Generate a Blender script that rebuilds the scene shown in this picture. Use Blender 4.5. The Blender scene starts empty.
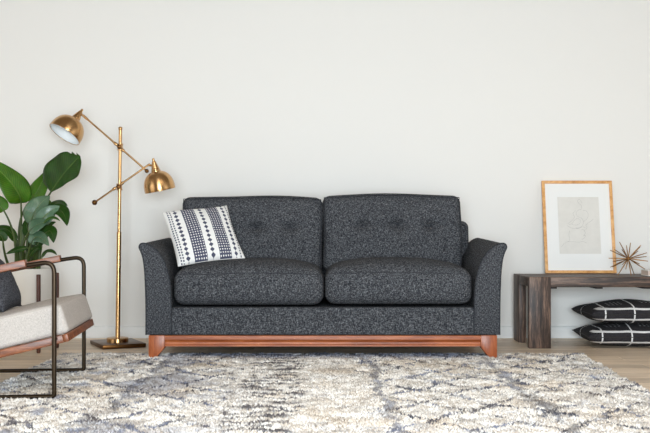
import bpy, bmesh, math, random
import numpy as np
from mathutils import Vector, Matrix
random.seed(7); rng = np.random.default_rng(11)
S = bpy.context.scene; COL = S.collection
PI = math.pi
# ------------------------------------------------------------------ camera, world, light, exposure
F, HX, HY, CAMH, CAMD = 975.0, 325.0, 232.0, 0.72, 6.63     # focal length in px, principal point, eye height, distance to wall
cd = bpy.data.cameras.new('camera'); cam = bpy.data.objects.new('camera', cd); COL.objects.link(cam)
cam.location = (0, -CAMD, CAMH); cam.rotation_euler = (PI/2, 0, 0)
cd.sensor_width = 36; cd.lens = F/650*36; cd.shift_y = (HY-216.5)/650
cd.clip_start = .05; S.camera = cam
w = bpy.data.worlds.new('world'); S.world = w; w.use_nodes = True
w.node_tree.nodes['Background'].inputs[0].default_value = (.80, .90, 1, 1)
w.node_tree.nodes['Background'].inputs[1].default_value = 1.0
def area(name, loc, rot, sx, sy, power, col):
    l = bpy.data.lights.new(name, 'AREA'); l.shape = 'RECTANGLE'; l.size = sx; l.size_y = sy; l.energy = power; l.color = col
    o = bpy.data.objects.new(name, l); COL.objects.link(o); o.location = loc; o.rotation_euler = rot
    return o
area('front_fill_light', (.1, -7.44, 1.0), (PI/2, 0, 0), 2.4, 1.7, 382, (.825, .93, 1))  # added fill behind the camera, kept near the lens axis to flatten shadows
area('daylight_window_left', (-4.55, -4.6, 1.05), (PI/2, 0, -PI/2), 4.4, 1.8, 38, (1, .95, .88))
area('daylight_window_right', (4.55, -4.6, 1.05), (PI/2, 0, PI/2), 4.4, 1.8, 26, (1, .95, .88))
area('overhead_fill_light', (.2, -3.6, 2.73), (0, 0, 0), 2.4, 1.2, 33, (1, .93, .85))  # added warm overhead fill to brighten floor and rug; no fixture
vs = S.view_settings; vs.view_transform = 'Standard'; vs.look = 'None'; vs.gamma = 1; vs.use_curve_mapping = False
vs.exposure = 0.0

# ------------------------------------------------------------------ helpers
def W(px, py, d):            # photograph pixel at a known distance from the camera -> place in the room
    return Vector(((px-HX)*d/F, d-CAMD, CAMH-(py-HY)*d/F))
def lin(c):
    return tuple(((v/255)/12.92 if v/255 <= .04045 else ((v/255+.055)/1.055)**2.4) for v in c)
def rgba(c): return (*lin(c), 1)
def mesh(name, verts, faces, mat=None, parent=None, smooth=True):
    me = bpy.data.meshes.new(name); me.from_pydata([tuple(v) for v in verts], [], faces); me.update()
    if smooth: me.polygons.foreach_set('use_smooth', [True]*len(me.polygons))
    o = bpy.data.objects.new(name, me); COL.objects.link(o)
    if mat: me.materials.append(mat)
    if parent: o.parent = parent
    return o
def from_bm(name, bm, mat=None, parent=None, smooth=False):
    bmesh.ops.recalc_face_normals(bm, faces=bm.faces[:])
    me = bpy.data.meshes.new(name); bm.to_mesh(me); bm.free()
    if smooth: me.polygons.foreach_set('use_smooth', [True]*len(me.polygons))
    o = bpy.data.objects.new(name, me); COL.objects.link(o)
    if mat: me.materials.append(mat)
    if parent: o.parent = parent
    return o
def sharp(o, ang=35):
    o.data.set_sharp_from_angle(angle=math.radians(ang)); return o
def empty(name, label, cat, loc=(0, 0, 0), rz=0, group=None):
    o = bpy.data.objects.new(name, None); COL.objects.link(o); o.empty_display_size = .1
    o.location = loc; o.rotation_euler = (0, 0, rz); tag(o, label, cat, group); return o
def tag(o, label, cat, group=None):
    o['label'] = label; o['category'] = cat
    if group: o['group'] = group
    return o
def box(name, lo, hi, mat, parent=None, bev=.004, seg=2, M=None):
    bm = bmesh.new(); bmesh.ops.create_cube(bm, size=1)
    for v in bm.verts: v.co = Vector([lo[i]+(v.co[i]+.5)*(hi[i]-lo[i]) for i in range(3)])
    if bev > 0: bmesh.ops.bevel(bm, geom=bm.edges[:], offset=bev, segments=seg, affect='EDGES', profile=.5)
    if M is not None: bmesh.ops.transform(bm, matrix=M, verts=bm.verts[:])
    o = from_bm(name, bm, mat, parent, smooth=bev > 0)
    return sharp(o, 50) if bev > 0 else o
def prism(name, pts, y0, y1, mat, parent=None, bev=.003):   # outline in x-z pushed through y
    bm = bmesh.new()
    a = [bm.verts.new((p[0], y0, p[1])) for p in pts]; b = [bm.verts.new((p[0], y1, p[1])) for p in pts]
    bm.faces.new(a); bm.faces.new(b[::-1]); n = len(pts)
    for i in range(n): bm.faces.new((a[i], b[i], b[(i+1) % n], a[(i+1) % n]))
    bmesh.ops.recalc_face_normals(bm, faces=bm.faces[:])
    if bev: bmesh.ops.bevel(bm, geom=bm.edges[:], offset=bev, segments=2, affect='EDGES', profile=.5)
    return sharp(from_bm(name, bm, mat, parent, True), 40)
def tube_data(path, rad, n=10, closed=False, flat=1.0):
    P = [Vector(p) for p in path]; m = len(P); vs_, fs = [], []
    R = rad if hasattr(rad, '__len__') else [rad]*m
    nrm = None
    for i in range(m):
        t = (P[(i+1) % m]-P[i-1]) if closed else (P[min(i+1, m-1)]-P[max(i-1, 0)])
        t.normalize()
        if nrm is None:
            nrm = t.orthogonal().normalized()
        nrm = (nrm-t*nrm.dot(t)).normalized(); b = t.cross(nrm)
        for k in range(n):
            a = 2*PI*k/n; vs_.append(P[i]+(nrm*math.cos(a)+b*math.sin(a)*flat)*R[i])
    for i in range(m if closed else m-1):
        j = (i+1) % m
        for k in range(n): fs.append((i*n+k, i*n+(k+1) % n, j*n+(k+1) % n, j*n+k))
    if not closed: fs.append(tuple(range(n))[::-1]); fs.append(tuple((m-1)*n+k for k in range(n)))
    return vs_, fs
def tube(name, path, rad, mat, parent=None, n=10, closed=False, flat=1.0):
    v, f = tube_data(path, rad, n, closed, flat); return sharp(mesh(name, v, f, mat, parent), 60)
def arc_path(pts, r, n=5, closed=False):    # round the inner corners of a polyline
    P = [Vector(p) for p in pts]; out = []; m = len(P)
    for i in range(m):
        if not closed and i in (0, m-1): out.append(P[i]); continue
        a, b, c = P[i-1], P[i], P[(i+1) % m]
        u = (a-b); v = (c-b); rr = min(r, u.length*.45, v.length*.45); u.normalize(); v.normalize()
        p, q = b+u*rr, b+v*rr
        for k in range(n+1):
            t = k/n; out.append(p*(1-t)**2+b*2*t*(1-t)+q*t*t)
    return out
def lathe(name, prof, mat, parent=None, n=32, M=None, caps=True):   # prof: (radius, z)
    vs_, fs = [], []
    for r, z in prof:
        for k in range(n): a = 2*PI*k/n; vs_.append(Vector((r*math.cos(a), r*math.sin(a), z)))
    for i in range(len(prof)-1):
        for k in range(n): fs.append((i*n+k, i*n+(k+1) % n, (i+1)*n+(k+1) % n, (i+1)*n+k))
    if caps and prof[0][0] > 1e-4: fs.append(tuple(range(n))[::-1])
    if caps and prof[-1][0] > 1e-4: fs.append(tuple((len(prof)-1)*n+k for k in range(n)))
    o = sharp(mesh(name, vs_, fs, mat, parent), 40)
    if M is not None: o.matrix_basis = M
    return o
def axis_frame(origin, z, xhint=(1, 0, 0)):
    z = Vector(z).normalized(); x = Vector(xhint); x = (x-z*x.dot(z)).normalized(); y = z.cross(x)
    M = Matrix((x, y, z)).transposed().to_4x4(); M.translation = Vector(origin); return M
def soft_box(name, h, r, n, mat, parent=None, deform=None):  # rounded box on a grid, then pushed by deform(Vector)
    th = [math.tan(math.radians(a)) for a in (12, 24, 35, 45)]
    ax = []
    for i in range(3):
        c = h[i]-r; core = list(np.linspace(-c, c, n[i]+1))
        ax.append([-c-r*t for t in th[::-1]]+core+[c+r*t for t in th])
    idx = {}; vs_ = []; fs = []
    def V(p):
        k = tuple(round(q, 6) for q in p)
        if k not in idx:
            q = Vector([max(-(h[i]-r), min(h[i]-r, p[i])) for i in range(3)]); d = Vector(p)-q
            v = q+d.normalized()*r
            if deform: v = deform(v)
            idx[k] = len(vs_); vs_.append(v)
        return idx[k]
    for a in range(3):
        b, c = (a+1) % 3, (a+2) % 3
        for s in (-1, 1):
            for i in range(len(ax[b])-1):
                for j in range(len(ax[c])-1):
                    q = []
                    for (ii, jj) in ((i, j), (i+1, j), (i+1, j+1), (i, j+1)):
                        p = [0, 0, 0]; p[a] = s*h[a]; p[b] = ax[b][ii]; p[c] = ax[c][jj]; q.append(V(p))
                    fs.append(tuple(q if s > 0 else q[::-1]))
    return mesh(name, vs_, fs, mat, parent)
def pillow_verts(hx, hy, t, n=22, pinch=.07, seed=0, power=.42):
    rr = random.Random(seed); ph = [rr.uniform(0, 6) for _ in range(6)]
    vs_, fs, idx = [], [], {}
    def V(i, j, s):
        u = math.sin((2*i/n-1)*PI/2); v = math.sin((2*j/n-1)*PI/2)
        edge = i in (0, n) or j in (0, n)
        k = (i, j, 0 if edge else s)
        if k in idx: return idx[k]
        x = u*hx*(1-pinch*(1-v*v)*abs(u)**1.5); y = v*hy*(1-pinch*(1-u*u)*abs(v)**1.5)
        z = 0 if edge else s*t*(max(0, (1-u*u)*(1-v*v)))**power
        wr = .0 if edge else .035*t*(math.sin(5*u+ph[0]+2*v)+math.sin(6*v+ph[1]-3*u))
        z += wr*s+.02*t*math.sin(3*u+ph[2])
        idx[k] = len(vs_); vs_.append(Vector((x, y, z))); return idx[k]
    for s in (1, -1):
        for i in range(n):
            for j in range(n):
                q = (V(i, j, s), V(i+1, j, s), V(i+1, j+1, s), V(i, j+1, s)); fs.append(q if s > 0 else q[::-1])
    rim = [(i, 0) for i in range(n)]+[(n, j) for j in range(n)]+[(i, n) for i in range(n, 0, -1)]+[(0, j) for j in range(n, 0, -1)]
    rimp = [vs_[idx[(i, j, 0)]] for i, j in rim]
    return vs_, fs, rimp

# ------------------------------------------------------------------ materials (all procedural)
def mat(name, base=(200, 200, 200), rough=.6, metal=0, **k):
    m = bpy.data.materials.new(name); m.use_nodes = True; b = m.node_tree.nodes['Principled BSDF']
    b.inputs['Base Color'].default_value = rgba(base); b.inputs['Roughness'].default_value = rough; b.inputs['Metallic'].default_value = metal
    for kk, v in k.items(): b.inputs[kk].default_value = v
    return m
class N:
    def __init__(s, m): s.m = m; s.t = m.node_tree; s.b = s.t.nodes['Principled BSDF']
    def n(s, ty, **k):
        x = s.t.nodes.new(ty)
        for a, v in k.items():
            if a.startswith('i_'): x.inputs[a[2:].replace('_', ' ')].default_value = v
            else: setattr(x, a, v)
        return x
    def l(s, a, b): s.t.links.new(a, b)
    def obj(s, scale=(1, 1, 1), rot=(0, 0, 0)):
        c = s.n('ShaderNodeTexCoord'); mp = s.n('ShaderNodeMapping'); mp.inputs['Scale'].default_value = scale; mp.inputs['Rotation'].default_value = rot
        s.l(c.outputs['Object'], mp.inputs['Vector']); return mp.outputs['Vector']
    def noise(s, vec, scale, detail=3, rough=.6):
        x = s.n('ShaderNodeTexNoise', i_Scale=scale, i_Detail=detail, i_Roughness=rough); s.l(vec, x.inputs['Vector']); return x.outputs['Fac']
    def ramp(s, fac, stops):
        r = s.n('ShaderNodeValToRGB'); e = r.color_ramp.elements
        while len(e) < len(stops): e.new(.5)
        for q, (p, c) in zip(e, stops): q.position = p; q.color = rgba(c)
        s.l(fac, r.inputs['Fac']); return r.outputs['Color']
    def math(s, op, a, b=None, c=None):
        x = s.n('ShaderNodeMath', operation=op)
        for i, v in enumerate((a, b, c)):
            if v is None: continue
            if isinstance(v, (int, float)): x.inputs[i].default_value = v
            else: s.l(v, x.inputs[i])
        return x.outputs[0]
    def mix(s, fac, a, b, mode='MIX'):
        x = s.n('ShaderNodeMix', data_type='RGBA', blend_type=mode)
        for i, v in ((0, fac), (6, a), (7, b)):
            if isinstance(v, (int, float)): x.inputs[i].default_value = v
            elif isinstance(v, tuple): x.inputs[i].default_value = rgba(v)
            else: s.l(v, x.inputs[i])
        return x.outputs[2]
    def bump(s, h, strength=.3, dist=.002):
        b = s.n('ShaderNodeBump'); b.inputs['Strength'].default_value = strength; b.inputs['Distance'].default_value = dist
        s.l(h, b.inputs['Height']); s.l(b.outputs['Normal'], s.b.inputs['Normal'])
    def color(s, c): s.l(c, s.b.inputs['Base Color'])
def wood(name, c0, c1, c2, scale=(1, 1, 1), freq=9, rough=.45, ring=.5):
    m = mat(name, c1, rough); q = N(m); v = q.obj(scale)
    inf = q.n('ShaderNodeObjectInfo'); off = q.n('ShaderNodeVectorMath', operation='ADD')
    q.l(v, off.inputs[0]); q.l(inf.outputs['Random'], off.inputs[1])
    a = q.noise(off.outputs[0], freq, 6, .65); b = q.noise(off.outputs[0], freq*4.5, 3, .7)
    f = q.math('ADD', q.math('MULTIPLY', a, .7), q.math('MULTIPLY', b, .3))
    q.color(q.ramp(f, [(.38, c0), (.5, c1), (.62, c2)])); q.bump(b, .15, .001); return m
def tweed(name, dark, mid, light, sc=1.0):
    m = mat(name, mid, .95); q = N(m); q.b.inputs['Sheen Weight'].default_value = .0
    q.b.inputs['Specular IOR Level'].default_value = .15
    a = q.noise(q.obj((95*sc, 95*sc, 330*sc)), 1, 2, .85); b = q.noise(q.obj((330*sc, 260*sc, 90*sc)), 1, 2, .85)
    f = q.math('ADD', q.math('MULTIPLY', a, .5), q.math('MULTIPLY', b, .5))
    q.color(q.ramp(f, [(.36, dark), (.5, mid), (.65, light)])); q.bump(f, .5, .002); return m
M_wall = mat('wall_paint', (236, 234, 230), .9); q = N(M_wall); q.bump(q.noise(q.obj((1, 1, 1)), 120, 3), .05, .001)
M_wallf = mat('unseen_wall_dark_tone', (112, 100, 92), .8)  # dark tone given to the unseen wall for dark brass reflections, less bounce
M_trim = mat('trim_paint', (236, 236, 234), .55)
M_ceil = mat('ceiling_paint', (140, 130, 120), .95)
M_plank = wood('oak_plank', (192, 170, 146), (224, 202, 176), (238, 220, 197), (.6, 9, 9), 3, .42)
q = N(M_plank)  # every board its own shade
inf = q.n('ShaderNodeObjectInfo'); old = q.b.inputs['Base Color'].links[0].from_socket
hs = q.n('ShaderNodeHueSaturation'); q.l(old, hs.inputs['Color']); q.l(q.math('ADD', q.math('MULTIPLY', inf.outputs['Random'], .3), .85), hs.inputs['Value']); q.color(hs.outputs['Color'])
M_sub = mat('subfloor', (60, 50, 42), .9)
M_sofa = tweed('charcoal_tweed', (19, 20, 23), (55, 57, 62), (132, 134, 137), .92)
M_pipe = tweed('charcoal_piping', (26, 27, 31), (50, 52, 57), (88, 90, 94), 1.3)
M_btn = tweed('charcoal_button', (22, 23, 27), (42, 44, 49), (70, 72, 76), 1.6)
M_cherry = wood('cherry_wood', (122, 58, 26), (156, 82, 42), (180, 104, 58), (1.2, 12, 12), 3, .38)
M_cherryv = wood('cherry_wood_upright', (118, 56, 26), (152, 79, 41), (174, 100, 56), (10, 10, 1.4), 3, .38)
M_walnut = wood('walnut_arm', (76, 38, 20), (122, 68, 38), (156, 96, 58), (1.2, 14, 14), 3.2, .4)
M_stand = wood('dark_stand_wood', (46, 22, 14), (76, 38, 24), (98, 52, 34), (12, 12, 1.5), 3, .45)
M_bench = wood('reclaimed_dark_wood', (24, 17, 14), (62, 46, 38), (124, 98, 82), (1.2, 16, 16), 2.6, .5)
M_benchv = wood('reclaimed_dark_wood_upright', (26, 18, 15), (72, 54, 45), (138, 110, 92), (16, 16, 1.3), 2.6, .5)
M_black = mat('plain_black', (22, 20, 19), .6)
M_frame = wood('blond_frame_wood', (198, 138, 78), (226, 168, 104), (238, 188, 128), (6, 6, 6), 4, .45)
M_mat = mat('mount_board', (240, 240, 238), .85)
M_print = mat('print_paper', (218, 216, 210), .85); q = N(M_print); q.color(q.ramp(q.noise(q.obj(), 14, 3), [(.3, (220, 217, 211)), (.7, (228, 225, 219))]))
M_ink = mat('pencil_line', (176, 174, 170), .9)
def brass(name, c, rough):
    m = mat(name, c, rough, 1.0); q = N(m); q.b.inputs['Anisotropic'].default_value = .8; q.b.inputs['Anisotropic Rotation'].default_value = .25; tg = q.n('ShaderNodeTangent', direction_type='RADIAL', axis='Z'); q.l(tg.outputs[0], q.b.inputs['Tangent'])
    f = q.noise(q.obj((60, 60, 4)), 3, 3); q.color(q.ramp(f, [(.3, tuple(int(v*.92) for v in c)), (.7, c)])); return m
M_brass = brass('brushed_brass', (214, 170, 118), .27)
M_brassd = brass('aged_brass', (120, 82, 46), .28)
M_spike = brass('antique_gold', (166, 122, 74), .36)
M_plate = mat('burnished_bronze_plate', (92, 62, 34), .34, 1.0)
M_bronze = mat('dark_bronze_tube', (56, 46, 35), .34, .9)
M_enamel = mat('white_enamel', (236, 240, 242), .4)
M_cream = tweed('oatmeal_linen', (162, 155, 149), (184, 177, 171), (202, 196, 190), 1.2)
M_seam = mat('oatmeal_seam', (174, 166, 159), .9)
M_dpil = tweed('slate_knit', (34, 34, 38), (62, 63, 68), (98, 99, 104), 1.0)
M_pot = mat('white_ceramic', (228, 224, 216), .35)
M_soil = mat('potting_soil', (46, 36, 28), .95); q = N(M_soil); q.bump(q.noise(q.obj(), 60, 4), .8, .01)
def leafmat(name, c0, c1, vein, rough, spec=.25):
    m = mat(name, c1, rough); q = N(m); c = q.n('ShaderNodeUVMap'); sep = q.n('ShaderNodeSeparateXYZ'); q.l(c.outputs[0], sep.inputs[0])
    u = q.math('ABSOLUTE', q.math('SUBTRACT', sep.outputs[0], .5))
    st = q.math('SINE', q.math('MULTIPLY', q.math('SUBTRACT', sep.outputs[1], q.math('MULTIPLY', u, .55)), 120))
    base = q.ramp(q.noise(q.obj(), 16, 3), [(.3, c0), (.7, c1)])
    stripe = q.mix(q.math('MULTIPLY', q.math('ADD', st, 1), .12), base, vein)
    q.color(q.mix(q.math('LESS_THAN', u, .022), stripe, vein)); q.bump(st, .12, .002)
    q.b.inputs['Specular IOR Level'].default_value = spec; q.b.inputs['Subsurface Weight'].default_value = .05
    return m
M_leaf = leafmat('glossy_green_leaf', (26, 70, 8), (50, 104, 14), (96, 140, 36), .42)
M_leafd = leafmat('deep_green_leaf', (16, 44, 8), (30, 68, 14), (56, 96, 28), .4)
M_leafg = leafmat('shiny_leaf_painted_sheen', (52, 82, 62), (78, 110, 84), (120, 148, 118), .25, .6)  # greyed, paler green paints the white sheen into the leaf colour
M_stem = mat('leaf_stalk', (74, 92, 40), .5); q = N(M_stem); q.color(q.ramp(q.noise(q.obj((8, 8, 2)), 4, 3), [(.3, (40, 52, 20)), (.7, (78, 98, 40))]))
M_white = mat('white_paper', (236, 232, 226), .7)
M_pages = mat('page_edges', (214, 196, 182), .8)

# ------------------------------------------------------------------ the room
def struct(o, kind='structure'): o['kind'] = kind; return o
RX, RY, RZ = 4.5, -7.4, 2.75
struct(box('wall_back', (-RX, 0, -.05), (RX, .12, RZ), M_wall, bev=0))
def wall_with_opening(name, lo, hi, axis, o0, o1, z0, z1, m):
    bm = bmesh.new()
    def b(l, h):
        g = bmesh.ops.create_cube(bm, size=1)['verts']
        for v in g: v.co = Vector([l[i]+(v.co[i]+.5)*(h[i]-l[i]) for i in range(3)])
    def seg(a0, a1, c0, c1):
        l, h = list(lo), list(hi); l[axis], h[axis], l[2], h[2] = a0, a1, c0, c1; b(l, h)
    seg(lo[axis], o0, lo[2], hi[2]); seg(o1, hi[axis], lo[2], hi[2]); seg(o0, o1, lo[2], z0); seg(o0, o1, z1, hi[2])
    return struct(from_bm(name, bm, m))
wall_with_opening('wall_left', (-RX-.12, RY, -.05), (-RX, 0, RZ), 1, -6.8, -2.4, .15, 1.95, M_wall)
wall_with_opening('wall_right', (RX, RY, -.05), (RX+.12, 0, RZ), 1, -6.8, -2.4, .15, 1.95, M_wall)
wall_with_opening('wall_front', (-RX-.12, RY-.12, -.05), (RX+.12, RY, RZ), 0, -1.1, 1.3, .15, 1.85, M_wallf)  # unseen wall; opening sized to the added front fill
struct(box('ceiling', (-RX-.12, RY-.12, RZ), (RX+.12, .12, RZ+.1), M_ceil, bev=0))
def window(name, axis, fixed, a0, a1, z0, z1, bars):
    bm = bmesh.new()
    def b(u0, u1, c0, c1):
        g = bmesh.ops.create_cube(bm, size=1)['verts']
        l = [0, 0, c0]; h = [0, 0, c1]; l[axis], h[axis] = u0, u1; l[1-axis], h[1-axis] = fixed-.03, fixed+.03
        for v in g: v.co = Vector([l[i]+(v.co[i]+.5)*(h[i]-l[i]) for i in range(3)])
    b(a0, a0+.06, z0, z1); b(a1-.06, a1, z0, z1); b(a0+.06, a1-.06, z0, z0+.06); b(a0+.06, a1-.06, z1-.06, z1)
    for i in range(1, bars): c = a0+(a1-a0)*i/bars; b(c-.03, c+.03, z0+.06, z1-.06)
    return struct(from_bm(name, bm, M_trim))
window('window_1', 1, -RX-.04, -6.8, -2.4, .15, 1.95, 3)
window('window_2', 1, RX+.04, -6.8, -2.4, .15, 1.95, 3)
window('front_fill_frame', 0, RY-.04, -1.1, 1.3, .15, 1.85, 1)  # unseen frame added around the front fill light
bbp = [(0, 0), (-.016, 0), (-.016, .07), (-.012, .078), (-.004, .082), (0, .082)]
bm = bmesh.new()
a = [bm.verts.new((-RX, y, z)) for y, z in bbp]; b = [bm.verts.new((RX, y, z)) for y, z in bbp]
bm.faces.new(a); bm.faces.new(b[::-1])
for i in range(6): bm.faces.new((a[i], b[i], b[(i+1) % 6], a[(i+1) % 6]))
struct(from_bm('baseboard_back', bm, M_trim))
floor = struct(box('floor', (-RX, RY, -.06), (RX, 0, -.0145), M_sub, bev=0))
PW, PL = .165, 2.1
rows = int(math.ceil(-RY/PW)); pm = {}
for r in range(rows):
    y1 = -r*PW; y0 = max(RY, y1-PW)
    x = -RX-random.uniform(0, PL*.9)
    while x < RX:
        x0, x1 = max(x, -RX), min(x+PL, RX); x += PL
        if x1-x0 < .05: continue
        key = (round(x1-x0, 3), round(y1-y0, 3))
        if key not in pm:
            o = box('plank', (0, 0, -.014), (x1-x0-.0025, y1-y0-.0025, 0), M_plank, bev=0); pm[key] = o.data
        else:
            o = bpy.data.objects.new('plank', pm[key]); COL.objects.link(o)
        o.parent = floor; o.location = (x0, y0, 0)

# ------------------------------------------------------------------ rug with a shaggy pile
YB, YF = 5.60-CAMD, 3.18-CAMD            # back and front edge
def xl(y): return -1.50+.006*np.sin(y*9)
def xr(y): return 1.465-.042*(5.56-(y+CAMD))+.006*np.sin(y*11)
rug = empty('area_rug', 'cream shaggy area rug with blue grey diamond lattice lying under the sofa', 'rug', (0, (YB+YF)/2, 0))
def loc(o): o.matrix_parent_inverse = o.parent.matrix_world.inverted() if False else Matrix.Translation(-o.parent.location); return o
ys = np.linspace(YF, YB, 40); vv = []; ff = []
for y in ys: vv += [(xl(y)+.006, y, .001), (xr(y)-.006, y, .001), (xl(y)+.006, y, .008), (xr(y)-.006, y, .008)]
for i in range(39):
    A, B = i*4, i*4+4
    ff += [(A+2, A+3, B+3, B+2), (A, B, B+1, A+1), (A, A+2, B+2, B), (A+1, B+1, B+3, A+3)]
ff += [(0, 1, 3, 2), (156, 158, 159, 157)]
M_back = mat('rug_backing', (196, 186, 170), .95)
loc(mesh('backing', vv, ff, M_back, rug, smooth=False))
def vnoise(x, y, s, seed):
    r = np.random.default_rng(seed); T = r.random((64, 64)); X, Y = x/s, y/s
    i, j = np.floor(X).astype(int), np.floor(Y).astype(int); u, v = X-i, Y-j; u = u*u*(3-2*u); v = v*v*(3-2*v)
    g = lambda a, b: T[a % 64, b % 64]
    return g(i, j)*(1-u)*(1-v)+g(i+1, j)*u*(1-v)+g(i, j+1)*(1-u)*v+g(i+1, j+1)*u*v
def fbm(x, y, s, seed): return .55*vnoise(x, y, s, seed)+.3*vnoise(x, y, s/2.1, seed+1)+.15*vnoise(x, y, s/4.3, seed+2)
def sst(x, a, b): t = np.clip((x-a)/(b-a), 0, 1); return t*t*(3-2*t)
def rug_colour(x, y):
    d = y+CAMD
    jx = (fbm(x, y, .16, 3)-.5)*.13; jy = (fbm(x, y, .16, 9)-.5)*.16
    X, Y = x+jx, d+jy
    def line(dist, wd): return 1-sst(np.abs(dist), wd*.35, wd)
    cream = np.array(lin((247, 242, 235))); beige = np.array(lin((234, 223, 209))); ivory = np.array(lin((251, 248, 243)))
    blue = np.array(lin((118, 126, 150))); slate = np.array(lin((62, 66, 84))); brown = np.array(lin((78, 66, 60)))
    n1 = fbm(x, y, .22, 21)[:, None]; n2 = fbm(x, y, .07, 31)[:, None]
    c = cream*(1-sst(n1, .45, .75))+beige*sst(n1, .45, .75); c = c*(1-.6*sst(n2, .5, .8))+ivory*.6*sst(n2, .5, .8)
    # diamond lattice on both sides of the ladder band
    u = np.abs(((X-.24)/.305) % 1-.5)*2; v = np.abs((Y/.36) % 1-.5)*2
    dia = np.abs(u+v-1); wR = .12
    u2 = np.abs(((X-.09)/.45) % 1-.5)*2; v2 = np.abs((Y/.22) % 1-.5)*2; dia2 = np.abs(u2+v2-1)
    keep = sst(fbm(x, y, .12, 41), .25, .5)
    side = sst(X, -.12, .0)
    m = line(dia, wR)*(.35+.65*keep)*np.where((X > .2) | (X < -.42), 1, 0)
    m = np.maximum(m, line(dia2, .09)*.4*keep*side)
    # long lines running in depth
    for xc, wd, k in ((.25, .026, .75), (.87, .03, .75), (-.86, .026, .65), (-.44, .02, .35), (1.3, .015, .3)):
        m = np.maximum(m, line(X-xc, wd)*k*(.5+.5*keep))
    # ladder of short dashes
    inl = sst(X, -.40, -.36)*(1-sst(X, -.14, -.10))
    lad = line(((Y+.3*(fbm(x, y, .3, 55)-.5)*.1)/.098) % 1-.5, .30)*inl*sst(fbm(x, y, .06, 57), .25, .45)
    # blurred grey-blue clouds at the left, small diamonds filled
    left = 1-sst(X, -.75, -.2)
    cloud = sst(fbm(x, y*.75, .26, 61), .48, .66)*left
    fill = sst(1-(u+v), .35, .8)*left*sst(fbm(x, y, .2, 67), .3, .6)
    mb = np.maximum(cloud*.62, fill*.8)
    back = sst(d, 5.28, 5.5)*sst(x, -.95, -.7)*(1-sst(x, .72, .95))  # blue-grey back border; shade under the sofa is painted in too
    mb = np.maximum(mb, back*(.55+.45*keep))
    fleck = sst(fbm(x*.6, y*2.0, .05, 71), .62, .78)*.4
    def over(c, col, a): return c*(1-a[:, None])+col*a[:, None]
    c = over(c, blue, np.clip(mb, 0, 1)*.85); c = over(c, blue, fleck*.7)
    tone = sst(fbm(x, y, .1, 77), .4, .62)[:, None]
    lc = slate*(1-tone)+blue*tone
    bt = sst(fbm(x, y, .3, 83), .5, .7)[:, None]; lc = lc*(1-bt*.6)+brown*bt*.6
    c = c*(1-np.clip(m, 0, 1)[:, None]*.9)+lc*np.clip(m, 0, 1)[:, None]*.9
    dl = slate*.7+brown*.3; c = over(c, dl, np.clip(lad, 0, 1)*.85)
    return c
SP = .0088
gy, gx = np.mgrid[YF:YB:SP, -1.52:1.48:SP]; gx = gx.ravel(); gy = gy.ravel()
gx = gx+rng.uniform(-.5, .5, gx.size)*SP; gy = gy+rng.uniform(-.5, .5, gy.size)*SP
ok = (gx > xl(gy)) & (gx < xr(gy)); gx, gy = gx[ok], gy[ok]; n = gx.size
ht = .0225*(.85+.3*rng.random(n))*(.75+.5*fbm(gx, gy, .06, 91)); rad = .0064*(.8+.5*rng.random(n))
flow = fbm(gx, gy, .09, 95)*6*PI; lean = .011*(.4+rng.random(n))
lx = np.cos(flow)*lean+rng.normal(0, .004, n); ly = np.sin(flow)*lean+rng.normal(0, .004, n)
colr = rug_colour(gx, gy)*(1+rng.normal(0, .035, n))[:, None]; colr = np.clip(colr, 0, 1)
P = np.zeros((n, 7, 3)); th0 = rng.random(n)*2*PI
for k in range(3):
    a = th0+2*PI*k/3
    P[:, k] = np.stack([gx+np.cos(a)*rad*.7, gy+np.sin(a)*rad*.7, np.full(n, .006)], 1)
    P[:, 3+k] = np.stack([gx+lx*.55+np.cos(a+.5)*rad, gy+ly*.55+np.sin(a+.5)*rad, .006+ht*.62], 1)
P[:, 6] = np.stack([gx+lx, gy+ly, .006+ht], 1)
T = []
for k in range(3):
    j = (k+1) % 3; T += [(k, j, 3+j), (k, 3+j, 3+k), (3+k, 3+j, 6)]
T = np.array(T); tri = (np.arange(n)[:, None, None]*7+T[None]).reshape(-1, 3)
me = bpy.data.meshes.new('pile'); me.vertices.add(n*7); me.vertices.foreach_set('co', P.ravel())
me.loops.add(tri.size); me.loops.foreach_set('vertex_index', tri.ravel().astype(np.int32))
me.polygons.add(len(tri)); me.polygons.foreach_set('loop_start', np.arange(0, tri.size, 3, dtype=np.int32))
me.update(calc_edges=True)
at = me.color_attributes.new('yarn', 'FLOAT_COLOR', 'POINT'); cc = np.ones((n, 7, 4)); cc[:, :, :3] = colr[:, None]; at.data.foreach_set('color', cc.ravel())
me.polygons.foreach_set('use_smooth', [True]*len(tri))
pile = bpy.data.objects.new('pile', me); COL.objects.link(pile); pile.parent = rug; loc(pile); pile['kind'] = 'stuff'
M_pile = mat('wool_pile', (220, 212, 200), .95); q = N(M_pile); at_n = q.n('ShaderNodeAttribute', attribute_name='yarn'); q.color(at_n.outputs['Color']); q.b.inputs['Specular IOR Level'].default_value = .1
me.materials.append(M_pile)
fv, ffc = [], []
for side in (0, 1):      # whipped edge of cream yarn on both sides
    for y in np.arange(YF, YB, .011):
        x = (xl(y) if side == 0 else xr(y)); s = -1 if side == 0 else 1
        L = random.uniform(.016, .036); dy = random.uniform(-.008, .008)
        v_, f_ = tube_data([(x-s*.008, y, .009), (x+s*L*.5, y+dy*.5, .010), (x+s*L, y+dy, .004)], [.005, .0045, .0015], 5)
        o0 = len(fv); fv += v_; ffc += [tuple(i+o0 for i in f) for f in f_]
fr = mesh('fringe', fv, ffc, mat('fringe_yarn', (228, 222, 210), .95), rug); loc(fr); fr['kind'] = 'stuff'

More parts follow.
